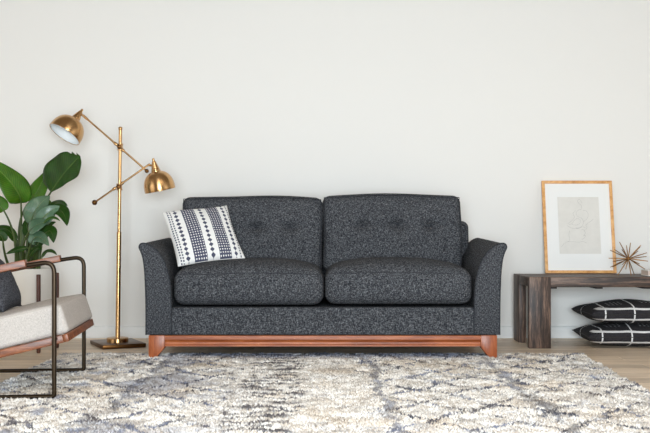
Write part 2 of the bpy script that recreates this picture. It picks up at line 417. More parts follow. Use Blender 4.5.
# ------------------------------------------------------------------ sofa
SY, SX = 5.42-CAMD, -.012
sofa = empty('sofa', 'charcoal tweed two seat sofa with flared arms and cherry wood base', 'sofa', (SX, SY, 0))
k0 = 5.42/F
def ap(px, py): return (-((px-HX)*k0-SX), CAMH-(py-HY)*k0)      # arm outline taken at the sofa front, as distance from its middle
prof = [(146, 335), (146, 305), (145.4, 285), (144.6, 270), (143, 258), (140.6, 251), (139.2, 248), (139.4, 245.4), (141, 243.8), (144, 243.4), (148, 244.6), (153, 247.6), (158.5, 252.6), (163, 259.5), (166.5, 268), (169, 278), (170.5, 290), (171, 305), (171.5, 335)]
prof = [ap(*p) for p in prof]
def smooth_prof(p, lo, hi):     # a little Catmull-Rom between the given points
    out = []
    for i in range(len(p)-1):
        a, b, c, d = (Vector(p[max(i-1, 0)]), Vector(p[i]), Vector(p[i+1]), Vector(p[min(i+2, len(p)-1)]))
        for t in (0, .5):
            out.append(.5*((2*b)+(c-a)*t+(2*a-5*b+4*c-d)*t*t+(3*b-a-3*c+d)*t**3))
    out.append(Vector(p[-1])); return out
prof = smooth_prof(prof, 0, 0)
AD = .90     # sofa body depth
def arm(sgn):
    secs = [(0.0, -.006), (.003, -.002), (.010, 0)]+[(y, 0) for y in np.linspace(.06, AD-.02, 10)]+[(AD, -.01)]
    cx = sum(p[0] for p in prof)/len(prof); vs_, fs = [], []; m = len(prof)
    nr = []
    for i in range(m):
        t = prof[(i+1) % m]-prof[i-1]; nr.append(Vector((t[1], -t[0])).normalized())
    cen = Vector((cx, .4))
    for y, off in secs:
        for i, p in enumerate(prof):
            nn = nr[i]
            q = p+nn*(-off if False else 0)
            r_ = (p-cen); q = p+r_.normalized()*off
            z = q[1]+(.026*(y/AD)*max(0, (q[1]-.45)/.2) if q[1] > .45 else 0)
            vs_.append(Vector((sgn*q[0], y, max(z, .147))))
    for j in range(len(secs)-1):
        for i in range(m):
            f = (j*m+i, j*m+(i+1) % m, (j+1)*m+(i+1) % m, (j+1)*m+i); fs.append(f)
    fs.append(tuple(range(m))[::-1]); fs.append(tuple((len(secs)-1)*m+i for i in range(m)))
    bm = bmesh.new(); bv = [bm.verts.new(v) for v in vs_]
    for f in fs: bm.faces.new([bv[i] for i in f])
    bmesh.ops.triangulate(bm, faces=[f for f in bm.faces if len(f.verts) > 4])
    a = sharp(from_bm('arm', bm, M_sofa, sofa, True), 45)
    path = [Vector((sgn*p[0], .002, p[1])) for p in prof]
    tube('piping', path, .0045, M_pipe, a, 6)
arm(-1); arm(1)
IN = -ap(171, 300)[0]*-1       # inner side of an arm
bx = IN-.002
box('base_panel', (-bx, .006, .147), (bx, AD-.03, .300), M_sofa, sofa, .008, 3)
def bdef(v):
    v = v.copy(); v.y += .10*max(0, (v.z+.2))*1.0; return v
bk = soft_box('back_frame', (.928, .075, .245), .045, (14, 2, 4), M_sofa, sofa, bdef); bk.location = (0, .80, .545)
def seat(xc, hx, dz, seed):
    rr = random.Random(seed)
    def df(v):
        u, t = v.x/hx, v.y/.33
        e = max(0, 1-abs(u)**3.5)*max(0, 1-abs(t)**3)
        v = v.copy(); top = (v.z+.10)/.20
        v.z += top*(.056*e+.004*math.sin(3*u+seed))
        v.z -= (1-top)*.004*e
        if v.y < -.2: v.y -= .012*(1-abs(u)**2.5)*(1-abs(top*2-1)**2)
        return v
    c = soft_box('seat_cushion', (hx, .33, .098), .060, (16, 10, 4), M_sofa, sofa, df); c.location = (xc, .33-.008, .41+dz)
    for zz in (.072, -.072):
        L = hx-.013; D = .33-.013
        pth = [(-L, D, zz), (-L, -D, zz), (L, -D, zz), (L, D, zz)]
        pth = [df(Vector(p)*1.0) for p in dense(arc_path(pth, .05, 5), .05)]
        tube('piping', [(p.x*1.0, p.y, p.z) for p in pth], .0035, M_pipe, c, 6)
    return c
def dense(P, st):
    out = []
    for a, b in zip(P[:-1], P[1:]):
        k = max(1, int((b-a).length/st))
        for i in range(k): out.append(a.lerp(b, i/k))
    out.append(P[-1]); return out
sxl, sxm, sxr = -.838, .008, .838
seat((sxl+sxm)/2, (sxm-sxl)/2-.003, 0, 1); seat((sxm+sxr)/2, (sxr-sxm)/2-.003, .004, 2)
def backc(x0, x1, dz, buttons, seed):
    hx, hy, hz = (x1-x0)/2, .085, .232; xc = (x0+x1)/2
    bz = .045
    def df(v):
        u, t = v.x/hx, v.z/hz; v = v.copy()
        e = max(0, 1-abs(u)**4)*max(0, 1-abs(t)**3)
        if v.y < 0:
            v.y -= .028*e
            for b in buttons:
                r2 = ((v.x-b)/.045)**2+((v.z-bz)/.03)**2; v.y += .044*math.exp(-r2)
                r3 = ((v.x-b)/.1)**2+((v.z-bz)/.012)**2; v.y += .012*math.exp(-r3)
        if v.z > 0: v.z += .012*max(0, 1-abs(u)**2.2)*t+.003*math.sin(4*u+seed)
        v.x += .006*t*u*0+.004*math.sin(3*t+seed)
        v.y += .16*v.z
        return v
    c = soft_box('back_cushion', (hx, hy, hz), .048, (64, 3, 40), M_sofa, sofa, df); c.location = (xc, .62, .700+dz)
    for b in buttons:
        p = df(Vector((b, -hy, bz)))
        lathe('button', [(.0001, .006), (.006, .005), (.010, .002), (.011, -.004)], M_btn, c, 14, axis_frame(p+Vector((0, -.002, 0)), (0, -1, -.16)))
    for zz in (1,):
        L = hx-.012
        pth = dense([Vector((-L, -hy+.006, -hz+.05)), Vector((-L, -hy+.006, hz-.012)), Vector((L, -hy+.006, hz-.012)), Vector((L, -hy+.006, -hz+.05))], .04)
        tube('piping', [df(p) for p in pth], .003, M_pipe, c, 6)
def bxp(px): return (px-HX)*5.98/F-SX
backc(bxp(181), bxp(322.6), 0, [bxp(v)-bxp((181+322.6)/2) for v in (222, 256, 290)], 0)
backc(bxp(322.9), bxp(462), .013, [bxp(v)-bxp((322.9+462)/2) for v in (362, 397, 431)], 2)
# cherry base: stepped rail and shaped legs
pr = [(0.012, .145), (.002, .142), (.002, .122), (.008, .116), (.014, .106), (.014, .094), (.006, .090), (.006, .083), (.05, .083), (.05, .145)]
lx_out, lx_in = .968, .878
def yz_prism(name, pts, x0, x1, m, parent):
    bm = bmesh.new(); a = [bm.verts.new((x0, p[0], p[1])) for p in pts]; b = [bm.verts.new((x1, p[0], p[1])) for p in pts]
    bm.faces.new(a); bm.faces.new(b[::-1]); n_ = len(pts)
    for i in range(n_): bm.faces.new((a[i], b[i], b[(i+1) % n_], a[(i+1) % n_]))
    return from_bm(name, bm, m, parent)
yz_prism('rail', pr, -lx_in, lx_in, M_cherry, sofa)
for s in (-1, 1):
    o = box('rail', (min(s*.94, s*.96), .08, .085), (max(s*.94, s*.96), AD-.12, .146), M_cherry, sofa, .002)
box('rail', (-lx_in, AD-.10, .085), (lx_in, AD-.07, .146), M_cherry, sofa, .002)
for s in (-1, 1):
    for (y0, y1, zb) in ((-.006, .075, .013), (AD-.12, AD-.04, .0005)):
        pts = [(lx_out, .146), (lx_out, zb), (lx_out-.040, zb), (lx_out-.046, zb+.012), (lx_out-.058, zb+.028), (lx_out-.074, zb+.046), (lx_in+.004, zb+.060), (lx_in, zb+.072), (lx_in, .146)]
        prism('leg', [(s*p[0], p[1]) for p in pts], y0, y1, M_cherryv, sofa, .003)

# ------------------------------------------------------------------ striped throw pillow on the sofa
M_strip = mat('woven_stripe', (236, 236, 236), .95); q = N(M_strip)
tc = q.n('ShaderNodeTexCoord'); sp = q.n('ShaderNodeSeparateXYZ'); q.l(tc.outputs['Object'], sp.inputs[0])
X = q.math('ADD', q.math('DIVIDE', sp.outputs[0], .392), .5); Y = sp.outputs[1]
X = q.math('ADD', X, q.math('MULTIPLY', q.math('SUBTRACT', q.noise(tc.outputs['Object'], 40, 2), .5), .012))
def band(c, wd): return q.math('LESS_THAN', q.math('ABSOLUTE', q.math('SUBTRACT', X, c)), wd)
def wave(fr, ph=0.0): return q.math('SINE', q.math('ADD', q.math('MULTIPLY', Y, fr), ph))
tot = None
def addm(x):
    global tot; tot = x if tot is None else q.math('MAXIMUM', tot, x)
for c, wd in ((.155, .026), (.53, .026), (.885, .022)):           # bead-like dotted stripes
    ww = q.math('ADD', q.math('MULTIPLY', wave(2*PI/.031), wd*.55), wd*.62)
    addm(q.math('LESS_THAN', q.math('ABSOLUTE', q.math('SUBTRACT', X, c)), ww))
for c, wd in ((.345, .098), (.72, .092)):                          # broad lattice bands
    lat = q.math('MULTIPLY', q.math('SINE', q.math('ADD', q.math('MULTIPLY', X, 2*PI/.074), q.math('MULTIPLY', Y, 2*PI/.034))), q.math('SINE', q.math('SUBTRACT', q.math('MULTIPLY', X, 2*PI/.074), q.math('MULTIPLY', Y, 2*PI/.034))))
    addm(q.math('MULTIPLY', band(c, wd), q.math('LESS_THAN', lat, .5)))
for c in (.05, .085, .955): addm(q.math('MULTIPLY', band(c, .010), q.math('GREATER_THAN', wave(2*PI/.018, c*40), -.35)))
q.color(q.mix(tot, (232, 231, 229), (74, 77, 97))); q.bump(q.noise(tc.outputs['Object'], 260, 2), .35, .002)
M_strip_rim = mat('pillow_seam', (216, 214, 210), .95)
ppm = F/5.78
u3 = Vector((66, 26, 8))/ppm; v3 = Vector((-25, 40, 54))/ppm      # pillow axes from its corners in the photo
ux = u3.normalized(); vy = (v3-ux*v3.dot(ux)).normalized(); nz = ux.cross(vy)
vs_, fs, rim = pillow_verts(.198, .205, .062, 26, .055, 4)
tp = mesh('throw_pillow', vs_, fs, M_strip)
MM = Matrix((ux, vy, nz)).transposed().to_4x4(); MM.translation = W(203.2, 235, 5.735); tp.matrix_world = MM
tag(tp, 'white throw pillow with navy woven stripes leaning in the left sofa corner', 'pillow')
tube('seam', rim, .0028, M_strip_rim, tp, 6, True)

# ------------------------------------------------------------------ brass floor lamp
LD = 6.175; lp = W(117.6, 232, LD); LX, LY = lp.x, lp.y
lamp = empty('floor_lamp', 'brushed brass floor lamp with two crossed arms and dome shades', 'floor lamp', (LX, LY, 0))
lamp_base = box('base', (-.136, -.171, .0015), (.136, .171, .026), M_plate, lamp, .003); lamp_base.rotation_euler = (0, 0, math.radians(26.2))
lathe('collar', [(.068, .026), (.068, .048), (.064, .052), (.02, .053)], M_brass, lamp, 40)
lean_x = .018/1.38
def lpz(z, dx=0, dy=0): return Vector((lean_x*z+dx, dy, z))
tube('pole', [lpz(.052), lpz(.72), lpz(.721)], [.0145, .0145, .0115], M_brass, lamp, 20)
tube('pole', [lpz(.721), lpz(1.366)], .0108, M_brass, lamp, 20)
lathe('finial', [(.0075, 0), (.0075, .004), (.0125, .008), (.014, .014), (.0125, .020), (.006, .025), (.0001, .026)], M_brass, lamp, 16, Matrix.Translation(lpz(1.362)))
def lw(px, py, dd=0): p = W(px, py, LD+dd); return Vector((p.x-LX, p.y-LY, p.z))
FR, BK = -.021, -.021
J1, J2 = lw(120.2, 147), lw(119.4, 187)
def joint(J):
    o = lathe('joint', [(.0205, -.020), (.0205, -.016), (.0165, -.014), (.0165, .014), (.0205, .016), (.0205, .020)], M_brass, lamp, 20, Matrix.Translation(J))
    lathe('clamp', [(.006, .0), (.012, .006), (.014, .014), (.014, .026), (.009, .030), (.0001, .031)], M_brassd, o, 16, axis_frame((0, -.010, 0), (0, -1, 0)))
joint(J1); joint(J2)
f = Vector((0, -.024, 0))
a0, a1 = lw(83.6, 115.6)+f, lw(147.5, 171.2)+f
b0, b1 = lw(95.5, 202.6)+f, lw(150.5, 164.2)+f
armA = tube('arm', [a0, a1], .0058, M_brass, lamp, 12); armB = tube('arm', [b0, b1], .0058, M_brass, lamp, 12)
def sphere_prof(r, n=12): return [(max(r*math.sin(PI*i/n), .0001), -r*math.cos(PI*i/n)) for i in range(n+1)]
lathe('counterweight', sphere_prof(.017), M_brassd, lamp, 20, Matrix.Translation(b0))
lathe('counterweight', sphere_prof(.0135), M_brassd, lamp, 20, Matrix.Translation(a1))
for p, qd, J in ((a0, (a1-a0), J1), (b0, (b1-b0), J2)):     # sleeves where the arms pass the pole
    t = qd.normalized(); c = p+t*(J+f-p).dot(t)
    for s in (-1, 1): lathe('sleeve', [(.0085, 0), (.010, .004), (.010, .018), (.0085, .022)], M_brass, lamp, 14, axis_frame(c+t*s*.030-t*.011, t, (0, 1, 0)))
lathe('sleeve', [(.0058, 0), (.0082, .002), (.0082, .04), (.0058, .042)], M_brass, lamp, 14, axis_frame(a0, a1-a0, (0, 1, 0)))
def shade(mid, axis, R, H):     # mid: centre of the opening, axis points from opening to cap
    Mx = axis_frame(mid, axis, (0, 1, 0)); pr_ = []
    for i in range(17):
        a = PI/2*i/16; z = H*math.sin(a)**.92; r = R*(math.cos(a)**.80)
        if r < .020: break
        pr_.append((r, z))
    pr_ = [(R*.985, -.010), (R*.998, -.004)]+pr_
    zt = pr_[-1][1]+.004
    s = lathe('shade', pr_+[(.018, zt)], M_brass, lamp, 48, Mx, False)
    inner = [(max(r-.0035, .004), z-.003) for r, z in pr_]; inner[0] = (R*.985-.003, -.0095)
    lathe('liner', inner[::-1], M_enamel, s, 48, None, False)
    rim_ = [Vector((R*.984*math.cos(t), R*.984*math.sin(t), -.010)) for t in np.linspace(0, 2*PI, 48, endpoint=False)]
    tube('rim', rim_, .0022, M_brass, s, 6, True)
    cp = [(.030, zt-.006), (.030, zt+.002), (.026, zt+.006), (.026, zt+.014), (.023, zt+.018), (.0235, zt+.024), (.019, zt+.032), (.0195, zt+.038), (.014, zt+.050), (.0145, zt+.055), (.009, zt+.064), (.0075, zt+.070), (.0085, zt+.074), (.0065, zt+.080), (.0001, zt+.082)]
    lathe('cap', cp, M_brass, s, 24, None)
    lathe('bulb', [(.0001, .012), (.018, .018), (.026, .034), (.022, .052), (.013, .066), (.013, .09)], M_enamel, s, 16, None)
    return Mx, zt
c1 = lw(65.4, 133.0, -.03); shade(c1, (.94*.5, .35, .94*.865), .108, .112)
c2 = lw(159.8, 188.6, -.03); shade(c2, (-.2, -.12, .98), .0975, .112)
tube('bracket', [b1-(b1-b0).normalized()*.012, b1+Vector((.022, .004, -.012))], .007, M_brassd, lamp, 10)
tube('bracket', [a0+Vector((0, 0, .002)), a0+Vector((-.016, -.004, .004))], .007, M_brassd, lamp, 10)

# ------------------------------------------------------------------ plant stand and potted plant
PC = Vector((-1.811, 5.947-CAMD, 0)); offs = [Vector((.107, -.147, 0)), Vector((.147, .107, 0)), Vector((-.107, .147, 0)), Vector((-.147, -.107, 0))]
st = empty('plant_stand', 'dark wooden plant stand with four upright posts holding a white pot', 'plant stand', PC)
for o_ in offs: lathe('leg', [(.010, 0.0005), (.0125, .01), (.0125, .462), (.011, .467), (.0001, .468)], M_stand, st, 14, Matrix.Translation(o_))
for i in (0, 1):
    dr = (offs[i]-offs[i+2]).normalized(); z = .165 if i == 0 else .165
    Mx = Matrix.Rotation(math.atan2(dr.y, dr.x), 4, 'Z')
    box('crossbar', (-.182, -.011, z-.016+(.0 if i else 0)), (.182, .011, z+.006), M_stand, st, .002, 2, Mx)
plant = empty('potted_plant', 'bird of paradise plant with broad green leaves in a white pot', 'plant', (PC.x, PC.y, .172))
R0 = .163
lathe('pot', [(.125, 0), (.140, .006), (.158, .06), (R0, .16), (R0, .318), (R0+.002, .324), (R0-.004, .328), (R0-.012, .324), (R0-.014, .29), (.0001, .288)], M_pot, plant, 48)
lathe('soil', [(.0001, .300), (.08, .299), (.146, .293), (.146, .287), (.0001, .286)], M_soil, plant, 32)
def pw(px, py, d): return W(px, py, d)-Vector((PC.x, PC.y, .172))
def bez(a, b, c, n=14): return [a*(1-t)**2+b*2*t*(1-t)+c*t*t for t in np.linspace(0, 1, n)]
def leaf(base, mid, tip, wid, face, m, root=None, fold=.18, wl=1.0, wr=1.0, wavy=.02, notch=(), blunt=.75, el=.72, er=.72):
    """blade from base to tip over mid; face = direction the upper side looks; root = foot of its stalk"""
    base, mid, tip = Vector(base), Vector(mid), Vector(tip); face = Vector(face).normalized()
    ctrl = mid*2-(base+tip)*.5; nL, nW = 26, 6; vs_, fs, uv = [], [], []
    spine = bez(base, ctrl, tip, nL+1)
    for i in range(nL+1):
        t = i/nL; p = spine[i]; tg = (spine[min(i+1, nL)]-spine[max(i-1, 0)]).normalized()
        sd = tg.cross(face).normalized(); up = sd.cross(tg).normalized()
        tt = min(1, t*.97+.03); wdl, wdr = [wid*(max(0, math.sin(PI*tt**e_))**blunt)*(1 if t < 1 else 0) for e_ in (el, er)]
        for nt, dp in notch: wdl *= 1-dp*math.exp(-((t-nt)/.02)**2)
        for k in range(-nW, nW+1):
            s = k/nW; wd = wdl if s < 0 else wdr; ww = wd*(wl if s < 0 else wr)
            lift = abs(s)*fold*wd*1.0-s*s*fold*wd*.5+wavy*wid*math.sin(t*14+s*2)*abs(s)
            vs_.append(p+sd*s*ww+up*lift); uv.append((s*.5+.5, t))
    c = 2*nW+1
    for i in range(nL):
        for k in range(c-1): fs.append((i*c+k, i*c+k+1, (i+1)*c+k+1, (i+1)*c+k))
    n0 = len(vs_)
    o = mesh('leaf', vs_, fs, m, plant)
    ul = o.data.uv_layers.new(name='UVMap')
    for lp_ in o.data.loops: ul.data[lp_.index].uv = uv[lp_.vertex_index]
    md = o.modifiers.new('thickness', 'SOLIDIFY'); md.thickness = .0016; md.offset = 0
    rp = spine[:int(nL*.93)]; 
    tube('midrib', [p for p in rp], list(np.linspace(.0045, .001, len(rp))), M_stem, o, 6)
    if root is not None:
        root = Vector(root); tg = (spine[1]-spine[0]).normalized()
        c_ = base-tg*(base-root).length*.45
        tube('stem', bez(root, c_, base, 16), list(np.linspace(.0105, .0050, 16)), M_stem, plant, 8)
    return o
G = 5.95
def rt(px, d=G): p = pw(px, 262, d); p.z = .285; return p
# broad blades, front of the photo's plant
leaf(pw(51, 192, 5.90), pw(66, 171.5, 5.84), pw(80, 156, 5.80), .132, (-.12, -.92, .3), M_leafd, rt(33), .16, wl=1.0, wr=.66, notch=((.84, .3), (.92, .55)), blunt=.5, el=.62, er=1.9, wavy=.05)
leaf(pw(29, 203, 6.00), pw(38, 190, 5.98), pw(48, 168, 6.02), .092, (-.5, -.8, .25), M_leaf, rt(24, 5.97), .15, wl=.9)
leaf(pw(21, 203, 5.88), pw(12, 184, 5.82), pw(-16, 157, 5.76), .088, (.4, -.85, .45), M_leaf, rt(20, 5.9), .2)
leaf(pw(4, 211, 5.8), pw(-4, 203, 5.78), pw(-22, 190, 5.74), .055, (.3, -.85, .4), M_leaf, rt(15, 5.9), .2)
leaf(pw(31, 224, 5.86), pw(37, 208, 5.84), pw(50, 196, 5.90), .066, (.05, -1, .06), M_leafg, rt(27, 5.93), .12)
leaf(pw(40, 224, 5.84), pw(47, 214, 5.83), pw(60, 206, 5.85), .052, (.12, -.95, .2), M_leafg, rt(31, 5.93), .15)
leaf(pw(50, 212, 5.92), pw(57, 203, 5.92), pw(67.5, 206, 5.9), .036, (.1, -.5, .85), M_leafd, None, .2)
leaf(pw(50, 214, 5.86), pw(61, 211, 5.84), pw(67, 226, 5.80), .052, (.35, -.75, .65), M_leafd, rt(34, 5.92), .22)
leaf(pw(44, 223, 5.80), pw(52, 218, 5.80), pw(60, 221, 5.8), .020, (0, -.4, .95), M_leaf, None, .3)
leaf(pw(29, 232, 5.80), pw(37, 225, 5.79), pw(49, 221, 5.82), .052, (.1, -.7, .7), M_leafg, rt(26, 5.92), .18)
leaf(pw(31, 244, 5.78), pw(38, 237, 5.76), pw(49, 246, 5.74), .048, (.1, -.75, .65), M_leafg, rt(28, 5.9), .2)
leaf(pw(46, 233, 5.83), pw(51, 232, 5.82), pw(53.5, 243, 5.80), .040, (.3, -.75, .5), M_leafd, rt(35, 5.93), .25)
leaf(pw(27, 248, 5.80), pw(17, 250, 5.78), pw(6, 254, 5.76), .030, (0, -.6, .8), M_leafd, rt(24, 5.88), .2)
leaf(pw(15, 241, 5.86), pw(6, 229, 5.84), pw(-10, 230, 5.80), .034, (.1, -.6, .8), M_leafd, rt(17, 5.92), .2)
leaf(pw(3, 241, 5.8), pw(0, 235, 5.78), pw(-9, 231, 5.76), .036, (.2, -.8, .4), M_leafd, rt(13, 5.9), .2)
leaf(pw(42, 257, 5.80), pw(49, 251, 5.80), pw(57, 255, 5.78), .020, (0, -.5, .85), M_leafd, rt(37, 5.88), .25)
leaf(pw(40, 217, 6.04), pw(45, 206, 6.05), pw(40, 196, 6.08), .05, (.2, -.9, .2), M_leaf, rt(30, 6.02), .15)
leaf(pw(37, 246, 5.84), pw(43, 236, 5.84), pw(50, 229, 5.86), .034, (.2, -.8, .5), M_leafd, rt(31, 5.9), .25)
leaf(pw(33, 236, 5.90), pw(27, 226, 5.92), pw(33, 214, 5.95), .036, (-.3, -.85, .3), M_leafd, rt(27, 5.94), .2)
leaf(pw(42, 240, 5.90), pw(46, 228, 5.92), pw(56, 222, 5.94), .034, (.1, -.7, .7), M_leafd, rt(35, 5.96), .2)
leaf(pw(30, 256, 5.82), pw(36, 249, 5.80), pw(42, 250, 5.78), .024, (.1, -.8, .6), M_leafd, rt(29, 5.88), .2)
for a, b_, c in ((22, 24, 232), (26, 27.5, 236), (30, 33, 228), (34, 32, 240), (18, 17, 240), (38, 40.5, 243), (24, 22, 226), (32, 30, 246)):   # sheathing stalks
    d = G+random.uniform(-.08, .03); tube('stem', bez(rt(a, d), pw((a+b_)/2, 252, d), pw(b_, c, d), 10), list(np.linspace(.0155, .006, 10)), M_stem, plant, 8)

# ------------------------------------------------------------------ lounge chair at the left
ang = math.radians(5.1)
ch = empty('lounge_chair', 'bronze tube lounge chair with wooden arms and oatmeal linen seat', 'armchair', (-1.17, 4.48-CAMD, 0), ang)
tz = .031; sl = math.tan(math.radians(12))
for s in (-1, 1):
    y = s*.395
    pts = [(0, y, tz), (0, y, .597), (-.11, y, .582), (-.68, y, .582-.57*sl), (-.60, y, tz)]
    rr_ = [.012, .062, .3, .05, .012]; P_ = []
    for i in range(5):
        a_, b_, c_ = Vector(pts[i-1]), Vector(pts[i]), Vector(pts[(i+1) % 5]); u_ = (a_-b_); v_ = (c_-b_); r_ = min(rr_[i], u_.length*.45, v_.length*.45)
        p_, q_ = b_+u_.normalized()*r_, b_+v_.normalized()*r_
        for k in range(7): t = k/6; P_.append(p_*(1-t)**2+b_*2*t*(1-t)+q_*t*t)
    tube('side_frame', P_, .0098, M_bronze, ch, 12, True)
    # wooden arm lying on the tube
    L0, L1 = -.112, -.62; zt = lambda x: .582+(x+.11)*sl
    A = Matrix.Translation((L0, y, zt(L0)+.0)) @ Matrix.Rotation(math.atan(sl), 4, 'Y').inverted()
    box('armrest', (L1-L0, -.026, -.007), (0, .026, .024), M_walnut, ch, .002, 2, A)
sa = math.radians(13.5)
SM = Matrix.Translation((.056, 0, .258)) @ Matrix.Rotation(sa, 4, 'Y').inverted()      # seat plane, front edge at the origin
for s in (-1, 1): box('seat_rail', (-.62, min(s*.36, s*.335), 0), (-.022, max(s*.36, s*.335), .034), M_walnut, ch, .003, 2, SM)
box('seat_rail', (-.022, -.36, 0), (0, .36, .034), M_walnut, ch, .003, 2, SM)
box('seat_rail', (-.62, -.334, 0), (-.60, .334, .034), M_walnut, ch, .003, 2, SM)
for s in (-1, 1):
    tube('bracket', [(0, s*.352, .268), (0, s*.388, .268)], .008, M_bronze, ch, 10)
    tube('bracket', [(-.562, s*.352, .118), (-.612, s*.390, .118)], .008, M_bronze, ch, 10)
def sdf(v):
    u, t = v.x/.30, v.y/.352; v = v.copy(); top = (v.z+.066)/.132
    e = max(0, 1-abs(u)**4)*max(0, 1-abs(t)**4)
    v.z += top*.016*e
    if v.x > .15: v.x += .010-.012*top
    return v
cu = soft_box('seat_cushion', (.30, .352, .066), .022, (12, 14, 4), M_cream, ch, sdf)
cu.matrix_local = SM @ Matrix.Translation((-.302, 0, .034+.0665))
for zz in (.058,):
    pth = [(-.296, -.346, zz), (.292, -.346, zz), (.292, .346, zz), (-.296, .346, zz)]
    tube('piping', [sdf(Vector(p)) for p in dense(arc_path(pth, .03, 5, True)+[arc_path(pth, .03, 5, True)[0]], .05)], .003, M_seam, cu, 6)
la = math.radians(25)
BM = Matrix.Translation((-.36, 0, .335)) @ Matrix.Rotation(la, 4, 'Y').inverted()
def bdf(v):
    v = v.copy(); e = max(0, 1-abs(v.y/.34)**4)*max(0, 1-abs(v.z/.24)**4)
    if v.x > 0: v.x += .012*e
    return v
bc = soft_box('back_cushion', (.055, .335, .235), .03, (4, 12, 10), M_cream, ch, bdf); bc.matrix_local = BM @ Matrix.Translation((-.070, 0, .235))
for s in (-1, 1): box('back_rail', (-.155, min(s*.33, s*.30), -.12), (-.13, max(s*.33, s*.30), .44), M_walnut, ch, .003, 2, BM)
for z in (.05, .40): box('back_rail', (-.153, -.299, z), (-.132, .299, z+.04), M_walnut, ch, .003, 2, BM)
vs_, fs, rim = pillow_verts(.18, .165, .085, 22, .05, 9, .5)
dp = mesh('chair_pillow', vs_, fs, M_dpil); tag(dp, 'dark slate grey pillow resting on the lounge chair seat', 'pillow')
pl = math.radians(36)
LM = Matrix.Translation((-.350, -.02, .505)) @ Matrix((Vector((0, 1, 0)), Vector((-math.sin(pl), 0, math.cos(pl))), Vector((math.cos(pl), 0, math.sin(pl))))).transposed().to_4x4()
dp.matrix_world = Matrix.Translation(ch.location) @ Matrix.Rotation(ang, 4, 'Z') @ LM
tube('seam', rim, .003, M_dpil, dp, 6, True)

# ------------------------------------------------------------------ bench
bf, bb, BX0, BX1, BT = 6.026-CAMD, 6.52-CAMD, 1.261, 2.86, .442
bench = empty('bench', 'dark reclaimed wood bench against the wall under the framed drawing', 'bench', ((BX0+BX1)/2, (bf+bb)/2, 0))
def bl(o): return loc(o)
YT = [bf+.012, bf+.012+(bb-bf-.012)/3, bf+.012+2*(bb-bf-.012)/3, bb]
for i in range(3):
    bl(box('top_board', (BX0+.046, YT[i]+.0008, .378), (BX1-.046, YT[i+1]-.0008, BT-.001), M_bench, bench, .003))
for s in (0, 1):
    x = lambda v: BX0+v if s == 0 else BX1-v
    def bb_(name, a, b_, y0, y1, z0, z1, m): bl(box(name, (min(x(a), x(b_)), y0, z0), (max(x(a), x(b_)), y1, z1), m, bench, .003))
    bb_('leg', 0, .136, bf, bf+.045, .0005, BT, M_benchv)
    bb_('leg', 0, .0455, bb-.183, bb, .0005, BT, M_benchv)
    bb_('end_rail', 0, .0455, bf+.046, bb-.184, .382, BT-.0005, M_bench)
for px in (554, 600, 648, 700):
    c = (px-HX)*6.06/F; bl(box('cleat', (c-.022, bf+.05, .366), (c+.022, bb-.05, .3775), M_black, bench, .002))  # cleats; their black colour also stands in for shadow under the top

# ------------------------------------------------------------------ framed drawing leaning on the wall
fw, fh, ft = .474, .632, .02
fr_ = empty('picture_frame', 'blond wood frame with pencil line drawing leaning on the wall above bench', 'framed drawing')
tilt = math.asin((.128-.006)/fh*.93)
base_x = (W(544.6, 0, 6.51).x+W(616, 0, 6.51).x)/2
fr_.location = (base_x, -.124, BT+.0005); fr_.rotation_euler = (-tilt, 0, math.radians(0))
mw = .019
prism('frame_side', [(-fw/2, 0), (-fw/2, fh), (-fw/2+mw, fh-mw), (-fw/2+mw, mw)], -ft, 0, M_frame, fr_, .0015)
prism('frame_side', [(fw/2, 0), (fw/2, fh), (fw/2-mw, fh-mw), (fw/2-mw, mw)], -ft, 0, M_frame, fr_, .0015)
prism('frame_rail', [(-fw/2, 0), (fw/2, 0), (fw/2-mw, mw), (-fw/2+mw, mw)], -ft, 0, M_frame, fr_, .0015)
prism('frame_rail', [(-fw/2, fh), (fw/2, fh), (fw/2-mw, fh-mw), (-fw/2+mw, fh-mw)], -ft, 0, M_frame, fr_, .0015)
mt = box('mount', (-fw/2+mw*.9, -.009, mw*.9), (fw/2-mw*.9, -.004, fh-mw*.9), M_mat, fr_, 0)
def fp(px, py):  # photo pixel on the picture -> frame plane
    t = (274-py)/(274-181); xl_ = 544.6+(541.6-544.6)*t; xr_ = 616+(612.4-616)*t
    return ((px-xl_)/(xr_-xl_)-.5)*fw, t*fh
p0, p1 = fp(559.3, 254.5), fp(599, 197.4)
pr_o = box('print', (p0[0], -.0105, p0[1]), (p1[0], -.0092, p1[1]), M_print, fr_, 0)
def ribbon(name, pts, wd, parent):
    pts = [Vector((*fp(545+x/4.56, 185+y/4.56), 0)) for x, y in pts]
    P2 = []
    for i in range(len(pts)-1):
        a_, b_, c_, d_ = pts[max(i-1, 0)], pts[i], pts[i+1], pts[min(i+2, len(pts)-1)]
        for t in np.linspace(0, 1, 6, endpoint=False): P2.append(.5*((2*b_)+(c_-a_)*t+(2*a_-5*b_+4*c_-d_)*t*t+(3*b_-a_-3*c_+d_)*t**3))
    P2.append(pts[-1]); vs2, fs2 = [], []
    for i, p in enumerate(P2):
        t = (P2[min(i+1, len(P2)-1)]-P2[max(i-1, 0)]).normalized(); nn = Vector((-t.y, t.x, 0))*wd/2
        for q_ in (p+nn, p-nn): vs2.append((q_.x, -.0109, q_.y))
    for i in range(len(P2)-1): fs2.append((2*i, 2*i+1, 2*i+3, 2*i+2))
    mesh(name, vs2, fs2, M_ink, parent, False)
